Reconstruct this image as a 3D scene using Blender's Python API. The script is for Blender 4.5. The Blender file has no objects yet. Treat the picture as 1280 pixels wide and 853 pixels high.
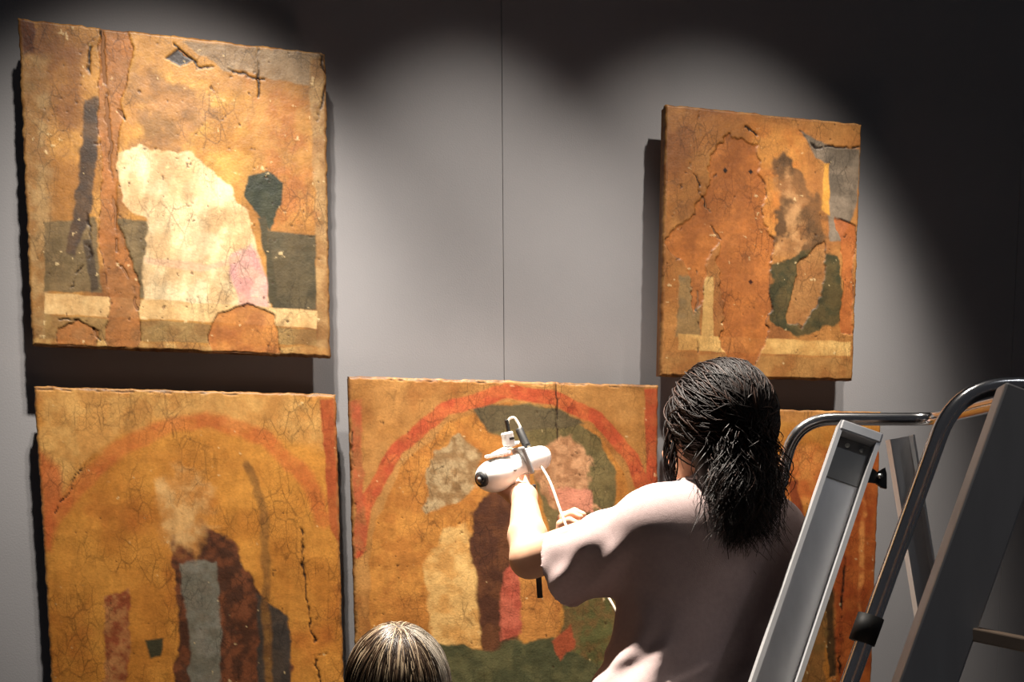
import bpy, bmesh, math, random
import numpy as np
from mathutils import Vector, Matrix

scene = bpy.context.scene
C = scene.collection
rng = np.random.default_rng(7)
random.seed(7)

# ------------------------------------------------------------------ camera
YAW, PITCH, ROLL = [math.radians(a) for a in (16.25128579, -6.64575226, -0.38674366)]
F0, CY = 1300.0, 785.51                      # focal length and optical centre row, in pixels of 1280x853
CAM = np.array([0.0, -2.4175, 1.40])
FW = np.array([math.sin(YAW)*math.cos(PITCH), math.cos(YAW)*math.cos(PITCH), math.sin(PITCH)])
RT = np.array([math.cos(YAW), -math.sin(YAW), 0.0])
UP = np.cross(RT, FW)
_c, _s = math.cos(ROLL), math.sin(ROLL)
RT, UP = _c*RT + _s*UP, _c*UP - _s*RT

def P(x, y, d):                               # pixel + distance along the optical axis -> world
    return CAM + d*(FW + RT*(x-640)/F0 - UP*(y-CY)/F0)
def PY(x, y, Y=0.0):                          # pixel -> point on the plane Y
    v = FW + RT*(x-640)/F0 - UP*(y-CY)/F0
    return CAM + v*(Y-CAM[1])/v[1]
def pix(p):                                   # world (n,3) -> pixel coordinates
    q = p - CAM
    d = q @ FW
    return 640 + F0*(q @ RT)/d, CY - F0*(q @ UP)/d

cam = bpy.data.cameras.new('camera')
cam.sensor_fit = 'HORIZONTAL'; cam.sensor_width = 36.0
cam.lens = F0/1280*36.0
cam.shift_y = (CY-426.5)/1280
cam.clip_start = 0.02
camo = bpy.data.objects.new('camera', cam); C.objects.link(camo)
camo.matrix_world = Matrix(((RT[0], UP[0], -FW[0], CAM[0]), (RT[1], UP[1], -FW[1], CAM[1]),
                            (RT[2], UP[2], -FW[2], CAM[2]), (0, 0, 0, 1)))
scene.camera = camo

# ------------------------------------------------------------------ world, lamps, exposure
w = bpy.data.worlds.new('hall'); scene.world = w; w.use_nodes = True
w.node_tree.nodes['Background'].inputs[0].default_value = (0.62, 0.62, 0.68, 1)
w.node_tree.nodes['Background'].inputs[1].default_value = 0.026

def spot(name, loc, aim, watts, angle, blend, col=(1, .91, .80), size=.03):
    l = bpy.data.lights.new(name, 'SPOT'); l.energy = watts; l.color = col
    l.spot_size = math.radians(angle); l.spot_blend = blend; l.shadow_soft_size = size
    o = bpy.data.objects.new(name, l); C.objects.link(o); o.location = loc
    o.rotation_euler = (Vector(aim)-Vector(loc)).to_track_quat('-Z', 'Y').to_euler()
    return o
spot('track_spot_a', (0.10, -0.90, 3.26), (0.03, 0.0, 1.84), 78, 36, 1.0)
spot('track_spot_b', (0.00, -0.90, 3.26), (-0.06, 0.0, 1.46), 150, 54, 1.0)
spot('track_spot_c', (0.40, -0.32, 3.26), (0.70, -0.46, 1.34), 680, 42, 1.0)
spot('track_spot_d', (1.32, -0.88, 3.26), (1.26, 0.0, 1.52), 84, 57, 1.0)
spot('track_spot_e', (1.62, -0.62, 3.26), (1.50, -0.02, 1.34), 125, 40, 1.0)
spot('added_spot_f', (1.75, -2.00, 3.26), (1.04, -0.78, 1.28), 11, 16, 1.0, (.92, .95, 1))  # unseen cool spot, added to brighten the far ladder stile
spot('added_flood_g', (0.66, -0.62, 3.26), (0.64, -0.04, 1.34), 95, 54, 1.0)  # unseen broad flood, added to even out the pools on the wall
spot('track_spot_h', (0.90, -1.16, 3.26), (0.97, -1.34, 1.20), 22, 20, 1.0)

vs = scene.view_settings
vs.view_transform = 'Standard'; vs.look = 'None'; vs.gamma = 1.0; vs.use_curve_mapping = False
vs.exposure = 0.6

# ------------------------------------------------------------------ helpers
def lin(r, g, b):
    f = lambda c: c/12.92 if c <= .04045 else ((c+.055)/1.055)**2.4
    return np.array([f(r/255), f(g/255), f(b/255)])

def mat(name, col, rough=.5, metal=0.0, var=0.0, vscale=20, bump=0.0, bscale=80, attr=None, spec=.5, sss=0.0,
        stretch=(1, 1, 1), coat=0.0):
    m = bpy.data.materials.new(name); m.use_nodes = True
    nt = m.node_tree; b = nt.nodes['Principled BSDF']
    b.inputs['Roughness'].default_value = rough; b.inputs['Metallic'].default_value = metal
    b.inputs['Specular IOR Level'].default_value = spec
    b.inputs['Base Color'].default_value = (*col, 1)
    if coat: b.inputs['Coat Weight'].default_value = coat
    if sss:
        b.inputs['Subsurface Weight'].default_value = sss
        b.inputs['Subsurface Radius'].default_value = (.012, .005, .003)
    tc = nt.nodes.new('ShaderNodeTexCoord'); mp = nt.nodes.new('ShaderNodeMapping')
    mp.inputs['Scale'].default_value = stretch
    nt.links.new(tc.outputs['Object'], mp.inputs[0])
    src = None
    if attr:
        a = nt.nodes.new('ShaderNodeAttribute'); a.attribute_name = attr; src = a.outputs['Color']
        nt.links.new(src, b.inputs['Base Color'])
    if var:
        n = nt.nodes.new('ShaderNodeTexNoise'); n.inputs['Scale'].default_value = vscale; n.inputs['Detail'].default_value = 6
        nt.links.new(mp.outputs[0], n.inputs[0])
        r = nt.nodes.new('ShaderNodeMapRange')
        r.inputs['From Min'].default_value = .3; r.inputs['From Max'].default_value = .7
        r.inputs['To Min'].default_value = 1-var; r.inputs['To Max'].default_value = 1+var
        nt.links.new(n.outputs[0], r.inputs[0])
        x = nt.nodes.new('ShaderNodeVectorMath'); x.operation = 'SCALE'
        if src: nt.links.new(src, x.inputs[0])
        else: x.inputs[0].default_value = col
        nt.links.new(r.outputs[0], x.inputs['Scale'])
        nt.links.new(x.outputs[0], b.inputs['Base Color'])
    if bump:
        n2 = nt.nodes.new('ShaderNodeTexNoise'); n2.inputs['Scale'].default_value = bscale; n2.inputs['Detail'].default_value = 5
        nt.links.new(mp.outputs[0], n2.inputs[0])
        bp = nt.nodes.new('ShaderNodeBump'); bp.inputs['Strength'].default_value = bump; bp.inputs['Distance'].default_value = .004
        nt.links.new(n2.outputs[0], bp.inputs['Height']); nt.links.new(bp.outputs[0], b.inputs['Normal'])
    return m

M = {
 'wall': mat('grey_wall_paint', (.31, .305, .318), .85, var=.05, vscale=3, bump=.10, bscale=260),
 'joint': mat('wall_joint', (.05, .05, .055), .9),
 'floor': mat('dark_floor', (.055, .05, .048), .5, var=.2, vscale=6),
 'paint': mat('old_tempera', (.5, .3, .1), .5, attr='Col', var=.10, vscale=170, bump=.14, bscale=220, spec=.35),
 'wood': mat('old_poplar', (.20, .085, .028), .8, var=.35, vscale=30, bump=.5, bscale=60, stretch=(1, 1, .15)),
 'black': mat('black_metal', (.012, .012, .013), .45),
 'skin': mat('skin', (.60, .34, .22), .48, var=.06, vscale=30, sss=.15),
 'shirt': mat('mauve_cotton', (.44, .335, .325), .9, var=.05, vscale=120, bump=.15, bscale=500, spec=.15),
 'lit_rib': mat('lit_neckline_cotton', (.72, .60, .55), .8),  # shirt rib in a paler tone, light on the collar painted in
 'jeans': mat('dark_denim', (.03, .035, .06), .9, var=.15, vscale=150),
 'shoe': mat('black_shoe', (.02, .02, .02), .5),
 'hairblack': mat('black_hair', (.012, .009, .008), .55, attr='Col', spec=.22),
 'hairbrown': mat('streaked_hair', (.1, .06, .03), .36, attr='Col', spec=.5),
 'jumper': mat('dark_jumper', (.035, .04, .05), .9, var=.15, vscale=90),
 'eye': mat('eye_white', (.8, .78, .74), .2),
 'iris': mat('iris', (.05, .025, .012), .2),
 'lip': mat('lip', (.45, .16, .13), .4),
 'white': mat('white_plastic', (.80, .79, .77), .35),
 'grey': mat('grey_plastic', (.25, .25, .25), .4),
 'rubber': mat('black_rubber', (.015, .015, .015), .55),
 'glass': mat('dark_lens', (.01, .01, .012), .08, coat=1.0),
 'cable': mat('pale_cable', (.74, .66, .52), .5),
 'alu': mat('brushed_aluminium', (.66, .66, .67), .45, metal=.45, var=.08, vscale=25, stretch=(1, 1, .1)),
 'tube': mat('polished_tube', (.78, .78, .79), .2, metal=1.0, var=.04, vscale=30),
 'steel': mat('bolt_steel', (.7, .7, .66), .3, metal=1.0),
 'tread': mat('pale_wood_tread', (.62, .46, .34), .6, metal=0, var=.1, vscale=40),
}

def craquelure(m):                            # fine age cracks and gold scratches over the old paint
    nt = m.node_tree; b = nt.nodes['Principled BSDF']; col = b.inputs['Base Color'].links[0].from_socket
    tc = nt.nodes.new('ShaderNodeTexCoord'); out = None
    for sc, mp in ((110, (1, 1, .8)), (38, (1, 1, .5))):
        mm = nt.nodes.new('ShaderNodeMapping'); mm.inputs['Scale'].default_value = mp; nt.links.new(tc.outputs['Object'], mm.inputs[0])
        nz = nt.nodes.new('ShaderNodeTexNoise'); nz.inputs['Scale'].default_value = 40; nz.inputs['Detail'].default_value = 4; nt.links.new(mm.outputs[0], nz.inputs[0])
        mx = nt.nodes.new('ShaderNodeVectorMath'); mx.operation = 'MULTIPLY_ADD'; mx.inputs[1].default_value = (.012,)*3
        nt.links.new(nz.outputs['Color'], mx.inputs[0]); nt.links.new(mm.outputs[0], mx.inputs[2])
        vo = nt.nodes.new('ShaderNodeTexVoronoi'); vo.feature = 'DISTANCE_TO_EDGE'; vo.inputs['Scale'].default_value = sc; nt.links.new(mx.outputs[0], vo.inputs['Vector'])
        r = nt.nodes.new('ShaderNodeMapRange'); r.inputs['From Max'].default_value = .06; r.inputs['To Min'].default_value = .62; nt.links.new(vo.outputs['Distance'], r.inputs[0])
        k = nt.nodes.new('ShaderNodeTexNoise'); k.inputs['Scale'].default_value = 9; nt.links.new(tc.outputs['Object'], k.inputs[0])
        kr = nt.nodes.new('ShaderNodeMapRange'); kr.inputs['From Min'].default_value = .45; kr.inputs['From Max'].default_value = .6; nt.links.new(k.outputs[0], kr.inputs[0])
        mixf = nt.nodes.new('ShaderNodeMix'); mixf.inputs['A'].default_value = 1.0; nt.links.new(kr.outputs[0], mixf.inputs['Factor']); nt.links.new(r.outputs[0], mixf.inputs['B'])
        o = mixf.outputs['Result']
        if out is not None:
            q = nt.nodes.new('ShaderNodeMath'); q.operation = 'MULTIPLY'; nt.links.new(out, q.inputs[0]); nt.links.new(o, q.inputs[1]); o = q.outputs[0]
        out = o
    v = nt.nodes.new('ShaderNodeVectorMath'); v.operation = 'SCALE'; nt.links.new(col, v.inputs[0]); nt.links.new(out, v.inputs['Scale']); nt.links.new(v.outputs[0], b.inputs['Base Color'])
craquelure(M['paint'])

def link(name, me, material=None, parent=None, smooth=False):
    o = bpy.data.objects.new(name, me); C.objects.link(o)
    if material: me.materials.append(M[material] if isinstance(material, str) else material)
    if parent: o.parent = parent
    if smooth:
        me.polygons.foreach_set('use_smooth', np.ones(len(me.polygons), dtype=bool))
    return o
def mesh(name, V, Fs, material=None, parent=None, smooth=False):
    me = bpy.data.meshes.new(name)
    me.from_pydata([tuple(map(float, v)) for v in V], [], [tuple(map(int, f)) for f in Fs])
    me.update()
    return link(name, me, material, parent, smooth)
def quad_mesh(name, V, Q, material=None, parent=None, smooth=True):
    me = bpy.data.meshes.new(name)
    V = np.asarray(V, np.float32); Q = np.asarray(Q, np.int32)
    me.vertices.add(len(V)); me.vertices.foreach_set('co', V.ravel())
    me.loops.add(Q.size); me.loops.foreach_set('vertex_index', Q.ravel())
    me.polygons.add(len(Q)); me.polygons.foreach_set('loop_start', np.arange(0, Q.size, 4, dtype=np.int32))
    me.update(calc_edges=True)
    return link(name, me, material, parent, smooth)
def vcol(me, col):
    a = me.color_attributes.new('Col', 'FLOAT_COLOR', 'POINT')
    col = np.asarray(col, np.float32)
    a.data.foreach_set('color', np.concatenate([col, np.ones((len(col), 1), np.float32)], 1).ravel())
def empty(name, loc, label, cat, group=None):
    o = bpy.data.objects.new(name, None); C.objects.link(o); o.location = tuple(map(float, loc))
    o.empty_display_size = .05
    o['label'] = label; o['category'] = cat
    if group: o['group'] = group
    return o
def keep(child, parent):                      # parent a mesh given in world coordinates
    child.parent = parent
    child.matrix_parent_inverse = Matrix.Translation(parent.location).inverted()
    return child
def norm(v): v = np.asarray(v, float); return v/np.linalg.norm(v)

def oriented_box(name, c, ax, ay, az, sx, sy, sz, material, parent=None, bevel=.0015):
    """box with full sizes sx,sy,sz along unit axes ax,ay,az"""
    bm = bmesh.new(); bmesh.ops.create_cube(bm, size=1)
    for v in bm.verts:
        p = np.array(c) + ax*v.co.x*sx + ay*v.co.y*sy + az*v.co.z*sz
        v.co = Vector(p)
    bmesh.ops.recalc_face_normals(bm, faces=bm.faces)
    if bevel: bmesh.ops.bevel(bm, geom=bm.edges[:], offset=bevel, segments=2, affect='EDGES', profile=.5)
    me = bpy.data.meshes.new(name); bm.to_mesh(me); bm.free()
    o = link(name, me, material)
    if parent: keep(o, parent)
    return o
def beam(name, a, b, side, ws, wd, material, parent=None, bevel=.002):
    """bar from a to b; side = direction of its width ws, wd the other thickness"""
    a, b = np.asarray(a, float), np.asarray(b, float)
    z = norm(b-a); x = norm(np.asarray(side)-z*np.dot(side, z)); y = np.cross(z, x)
    return oriented_box(name, (a+b)/2, x, y, z, ws, wd, np.linalg.norm(b-a), material, parent, bevel)
def extrude_profile(name, prof, a, b, side, material, parent=None):
    """closed 2D profile (x along side, y along the other axis) swept from a to b"""
    a, b = np.asarray(a, float), np.asarray(b, float)
    z = norm(b-a); x = norm(np.asarray(side)-z*np.dot(side, z)); y = np.cross(z, x)
    n = len(prof); V = [a+x*p[0]+y*p[1] for p in prof]+[b+x*p[0]+y*p[1] for p in prof]
    Fs = [(i, (i+1) % n, n+(i+1) % n, n+i) for i in range(n)]+[tuple(range(n))[::-1], tuple(range(n, 2*n))]
    o = mesh(name, V, Fs, material)
    bm = bmesh.new(); bm.from_mesh(o.data); bmesh.ops.recalc_face_normals(bm, faces=bm.faces); bm.to_mesh(o.data); bm.free()
    if parent: keep(o, parent)
    return o
def frames(path):
    path = np.asarray(path, float)
    T = np.gradient(path, axis=0); T /= np.linalg.norm(T, axis=1)[:, None]
    n = np.cross(T[0], [0, 0, 1.0]); n = n if np.linalg.norm(n) > .1 else np.cross(T[0], [1.0, 0, 0])
    N = [norm(n)]
    for i in range(1, len(path)):
        v = N[-1]-T[i]*np.dot(N[-1], T[i]); N.append(norm(v))
    N = np.array(N); return path, N, np.cross(T, N)
def tube(name, path, r, material, parent=None, seg=16, caps=True):
    path, N, B = frames(path); r = np.broadcast_to(np.asarray(r, float), (len(path),))
    th = np.linspace(0, 2*np.pi, seg, endpoint=False)
    V = path[:, None]+r[:, None, None]*(N[:, None]*np.cos(th)[None, :, None]+B[:, None]*np.sin(th)[None, :, None])
    k = len(path); V = V.reshape(-1, 3); Fs = []
    for i in range(k-1):
        for j in range(seg):
            Fs.append((i*seg+j, i*seg+(j+1) % seg, (i+1)*seg+(j+1) % seg, (i+1)*seg+j))
    if caps: Fs += [tuple(range(seg))[::-1], tuple(range((k-1)*seg, k*seg))]
    o = mesh(name, V, Fs, material, smooth=True)
    bm = bmesh.new(); bm.from_mesh(o.data); bmesh.ops.recalc_face_normals(bm, faces=bm.faces); bm.to_mesh(o.data); bm.free()
    if parent: keep(o, parent)
    return o
def fillet(pts, rad, n=10):
    pts = [np.asarray(p, float) for p in pts]; out = [pts[0]]
    for i in range(1, len(pts)-1):
        a, b, c = pts[i-1:i+2]; r = rad[i-1] if hasattr(rad, '__len__') else rad
        u, v = norm(a-b), norm(c-b); r = min(r, .48*np.linalg.norm(a-b), .48*np.linalg.norm(c-b))
        p0, p1 = b+u*r, b+v*r
        for t in np.linspace(0, 1, n): out.append((1-t)**2*p0+2*t*(1-t)*b+t*t*p1)
    out.append(pts[-1]); res = [out[0]]
    for p in out[1:]:
        k = max(1, int(np.linalg.norm(p-res[-1])/.06)); s = res[-1]
        if np.linalg.norm(p-s) < 1e-5: continue
        res += [s+(p-s)*j/k for j in range(1, k+1)]
    return np.array(res)
def spline(pts, n=60):                        # Catmull-Rom through points
    p = np.array(pts, float); p = np.vstack([2*p[0]-p[1], p, 2*p[-1]-p[-2]]); out = []
    m = len(p)-3
    for t in np.linspace(0, m-1e-6, n):
        i = int(t); f = t-i; a, b, c, d = p[i:i+4]
        out.append(.5*((2*b)+(-a+c)*f+(2*a-5*b+4*c-d)*f*f+(-a+3*b-3*c+d)*f**3))
    return np.array(out)

# value noise (2D) for the painted surfaces
def vnoise(x, y, seed):
    xi = np.floor(x).astype(np.int64); yi = np.floor(y).astype(np.int64); fx, fy = x-xi, y-yi
    fx = fx*fx*(3-2*fx); fy = fy*fy*(3-2*fy)
    def h(a, b):
        n = (a*374761393+b*668265263+seed*974634777) & 0xffffffff
        n = ((n ^ (n >> 13))*1274126177) & 0xffffffff
        return ((n ^ (n >> 16)) & 0xffff)/65535.0
    return (h(xi, yi)*(1-fx)+h(xi+1, yi)*fx)*(1-fy)+(h(xi, yi+1)*(1-fx)+h(xi+1, yi+1)*fx)*fy
def fbm(x, y, s, seed, o=4):
    r = 0; a = .5; t = 0
    for i in range(o):
        r = r+a*vnoise(x/s*2**i+17.3*i, y/s*2**i+9.1*i, seed+i); t += a; a *= .55
    return r/t
def sstep(a, b, x): t = np.clip((x-a)/(b-a), 0, 1); return t*t*(3-2*t)

# signed distance fields -> mesh (naive surface nets)
class Field:
    def __init__(s, lo, hi, h):
        s.lo = np.array(lo, float); s.h = h
        s.n = np.ceil((np.array(hi)-s.lo)/h).astype(int)+1
        s.v = np.full(s.n, .15, np.float32)
    def block(s, lo, hi):
        a = np.clip(np.floor((np.array(lo)-s.lo)/s.h).astype(int), 0, s.n); b = np.clip(np.ceil((np.array(hi)-s.lo)/s.h).astype(int)+1, 0, s.n)
        if np.any(b <= a): return None, None
        sl = tuple(slice(i, j) for i, j in zip(a, b))
        g = np.meshgrid(*[(np.arange(i, j)*s.h+l).astype(np.float32) for i, j, l in zip(a, b, s.lo)], indexing='ij', sparse=True)
        return sl, g
    def put(s, sl, d, k, op):
        v = s.v[sl]
        if op == 'add':
            if k: h = np.clip(.5+.5*(v-d)/k, 0, 1); s.v[sl] = v*(1-h)+d*h-k*h*(1-h)
            else: s.v[sl] = np.minimum(v, d)
        else:
            if k: h = np.clip(.5-.5*(v+d)/k, 0, 1); s.v[sl] = v*(1-h)-d*h+k*h*(1-h)
            else: s.v[sl] = np.maximum(v, -d)
    def cone(s, a, b, ra, rb, k=.03, op='add'):
        a, b = np.asarray(a, float), np.asarray(b, float); m = max(ra, rb)+.07
        sl, g = s.block(np.minimum(a, b)-m, np.maximum(a, b)+m)
        if sl is None: return
        ba = b-a; L = max(ba@ba, 1e-9)
        t = np.clip(((g[0]-a[0])*ba[0]+(g[1]-a[1])*ba[1]+(g[2]-a[2])*ba[2])/L, 0, 1)
        d = np.sqrt((g[0]-a[0]-t*ba[0])**2+(g[1]-a[1]-t*ba[1])**2+(g[2]-a[2]-t*ba[2])**2)-(ra+(rb-ra)*t)
        s.put(sl, d, k, op)
    def ell(s, c, r, R=np.eye(3), k=.03, op='add'):
        c = np.asarray(c, float); r = np.asarray(r, float); m = r.max()+.07
        sl, g = s.block(c-m, c+m)
        if sl is None: return
        x, y, z = g[0]-c[0], g[1]-c[1], g[2]-c[2]
        q = [R[0, i]*x+R[1, i]*y+R[2, i]*z for i in range(3)]
        k0 = np.sqrt(sum((q[i]/r[i])**2 for i in range(3))); k1 = np.sqrt(sum((q[i]/r[i]**2)**2 for i in range(3)))+1e-6
        s.put(sl, k0*(k0-1)/k1, k, op)
    def grid(s):
        return np.meshgrid(*[(np.arange(n)*s.h+l).astype(np.float32) for n, l in zip(s.n, s.lo)], indexing='ij', sparse=True)
    def half(s, p, n):                        # cut away the side the normal points to
        g = s.grid(); n = norm(n); d = (g[0]-p[0])*n[0]+(g[1]-p[1])*n[1]+(g[2]-p[2])*n[2]
        s.v = np.maximum(s.v, d.astype(np.float32))
    def mesh(s):
        v = s.v.copy(); v[0] = v[-1] = 1; v[:, 0] = v[:, -1] = 1; v[:, :, 0] = v[:, :, -1] = 1
        n = np.array(v.shape)-1; neg = v < 0
        corners = [(i, j, k) for i in (0, 1) for j in (0, 1) for k in (0, 1)]
        sub = lambda A, c: A[c[0]:c[0]+n[0], c[1]:c[1]+n[1], c[2]:c[2]+n[2]]
        cnt = np.zeros(n, np.int8)
        for c in corners: cnt += sub(neg, c)
        act = np.argwhere((cnt > 0) & (cnt < 8)); idx = np.full(n, -1, np.int32); idx[tuple(act.T)] = np.arange(len(act))
        acc = np.zeros((len(act), 3)); m = np.zeros(len(act))
        val = {c: v[act[:, 0]+c[0], act[:, 1]+c[1], act[:, 2]+c[2]].astype(float) for c in corners}
        for a in corners:
            for ax in range(3):
                if a[ax]: continue
                b = list(a); b[ax] = 1; b = tuple(b)
                va, vb = val[a], val[b]; cr = (va < 0) != (vb < 0)
                t = np.where(cr, va/np.where(va == vb, 1, va-vb), 0)
                p = np.tile(np.array(a, float), (len(act), 1)); p[:, ax] += t
                acc[cr] += p[cr]; m[cr] += 1
        V = s.lo+(act+acc/m[:, None])*s.h
        Q = []
        for ax in range(3):
            u, w_ = (ax+1) % 3, (ax+2) % 3
            sl0 = [slice(None)]*3; sl1 = [slice(None)]*3; sl0[ax] = slice(0, -1); sl1[ax] = slice(1, None)
            A, B = neg[tuple(sl0)], neg[tuple(sl1)]
            e = np.argwhere(A != B); fl = A[tuple(e.T)]
            ok = (e[:, u] > 0) & (e[:, w_] > 0) & (e[:, u] < n[u]) & (e[:, w_] < n[w_]); e = e[ok]; fl = fl[ok]
            def at(du, dw): q = e.copy(); q[:, u] -= du; q[:, w_] -= dw; return idx[tuple(q.T)]
            q = np.stack([at(1, 1), at(0, 1), at(0, 0), at(1, 0)], 1)
            q[~fl] = q[~fl][:, ::-1]; Q.append(q)
        return V, np.concatenate(Q)
def join_vq(parts):
    V, Q, o = [], [], 0
    for v, q in parts: V.append(v); Q.append(q+o); o += len(v)
    return np.concatenate(V), np.concatenate(Q)
def relax(V, Q, it=2, f=.5):
    E = np.concatenate([Q[:, [0, 1]], Q[:, [1, 2]], Q[:, [2, 3]], Q[:, [3, 0]]])
    for _ in range(it):
        S = np.zeros_like(V); n = np.zeros(len(V))
        np.add.at(S, E[:, 0], V[E[:, 1]]); np.add.at(n, E[:, 0], 1)
        np.add.at(S, E[:, 1], V[E[:, 0]]); np.add.at(n, E[:, 1], 1)
        V = V+(S/np.maximum(n, 1)[:, None]-V)*f
    return V
def strands(name, paths, r, cols, material, parent):
    """many hair strands (S,K,3), three-sided, one mesh"""
    S, K, _ = paths.shape
    T = np.gradient(paths, axis=1); T /= np.linalg.norm(T, axis=2)[..., None]+1e-9
    ref = np.array([.31, .52, .79]); N = np.cross(T, ref); N /= np.linalg.norm(N, axis=2)[..., None]+1e-9; B = np.cross(T, N)
    prof = np.interp(np.linspace(0, 1, K), [0, .1, .7, 1], [.6, 1, .9, .15])
    rr = (r[:, None]*prof[None])[..., None]
    ring = [paths+rr*(N*math.cos(a)+B*math.sin(a)) for a in (0, 2.094, 4.189)]
    V = np.stack(ring, 2).reshape(-1, 3)
    base = (np.arange(S)[:, None]*K+np.arange(K-1)[None]).reshape(-1)*3
    Q = np.concatenate([np.stack([base+j, base+(j+1) % 3, base+3+(j+1) % 3, base+3+j], 1) for j in range(3)])
    o = quad_mesh(name, V, Q, material, None, True)
    vcol(o.data, np.repeat(cols, K*3, axis=0))
    keep(o, parent); return o

# ------------------------------------------------------------------ setting
def struct(o): o['kind'] = 'structure'; return o
WALL_Y = 0.085
X0, X1, ZT = -2.6, 4.4, 4.2
seam_x = PY(629, 300, WALL_Y)[0]
ex, ey, ez = np.eye(3)
wall = struct(oriented_box('wall_back', ((X0+X1)/2, WALL_Y+.075, ZT/2), ex, ey, ez, X1-X0, .12, ZT, 'joint', bevel=0))
xs = [X0, seam_x-1.5, seam_x, seam_x+1.5, X1]
for i in range(4):
    a, b = xs[i]+.0006, xs[i+1]-.0006
    keep(oriented_box('wall_panel', ((a+b)/2, WALL_Y+.0075, ZT/2), ex, ey, ez, b-a, .015, ZT, 'wall', bevel=.0008), wall)
struct(oriented_box('floor', ((X0+X1)/2, -2.4, -.05), ex, ey, ez, X1-X0, 5.2, .1, 'floor', bevel=0))

# ------------------------------------------------------------------ painted panels
def pip_sd(px, py, poly):
    """signed distance in pixels to a polygon, negative inside"""
    poly = np.array(poly, float); d = np.full(px.shape, 1e9); ins = np.zeros(px.shape, bool)
    for (x1, y1), (x2, y2) in zip(poly, np.roll(poly, -1, 0)):
        ex_, ey_ = x2-x1, y2-y1; t = np.clip(((px-x1)*ex_+(py-y1)*ey_)/(ex_*ex_+ey_*ey_+1e-9), 0, 1)
        d = np.minimum(d, (px-x1-t*ex_)**2+(py-y1-t*ey_)**2)
        c = ((y1 > py) != (y2 > py)) & (px < (x2-x1)*(py-y1)/((y2-y1) if y2 != y1 else 1e-9)+x1); ins ^= c
    d = np.sqrt(d); return np.where(ins, -d, d)
def line_d(px, py, pts):
    d = np.full(px.shape, 1e9)
    for (x1, y1), (x2, y2) in zip(pts[:-1], pts[1:]):
        ex_, ey_ = x2-x1, y2-y1; t = np.clip(((px-x1)*ex_+(py-y1)*ey_)/(ex_*ex_+ey_*ey_+1e-9), 0, 1)
        d = np.minimum(d, (px-x1-t*ex_)**2+(py-y1-t*ey_)**2)
    return np.sqrt(d)
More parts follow.
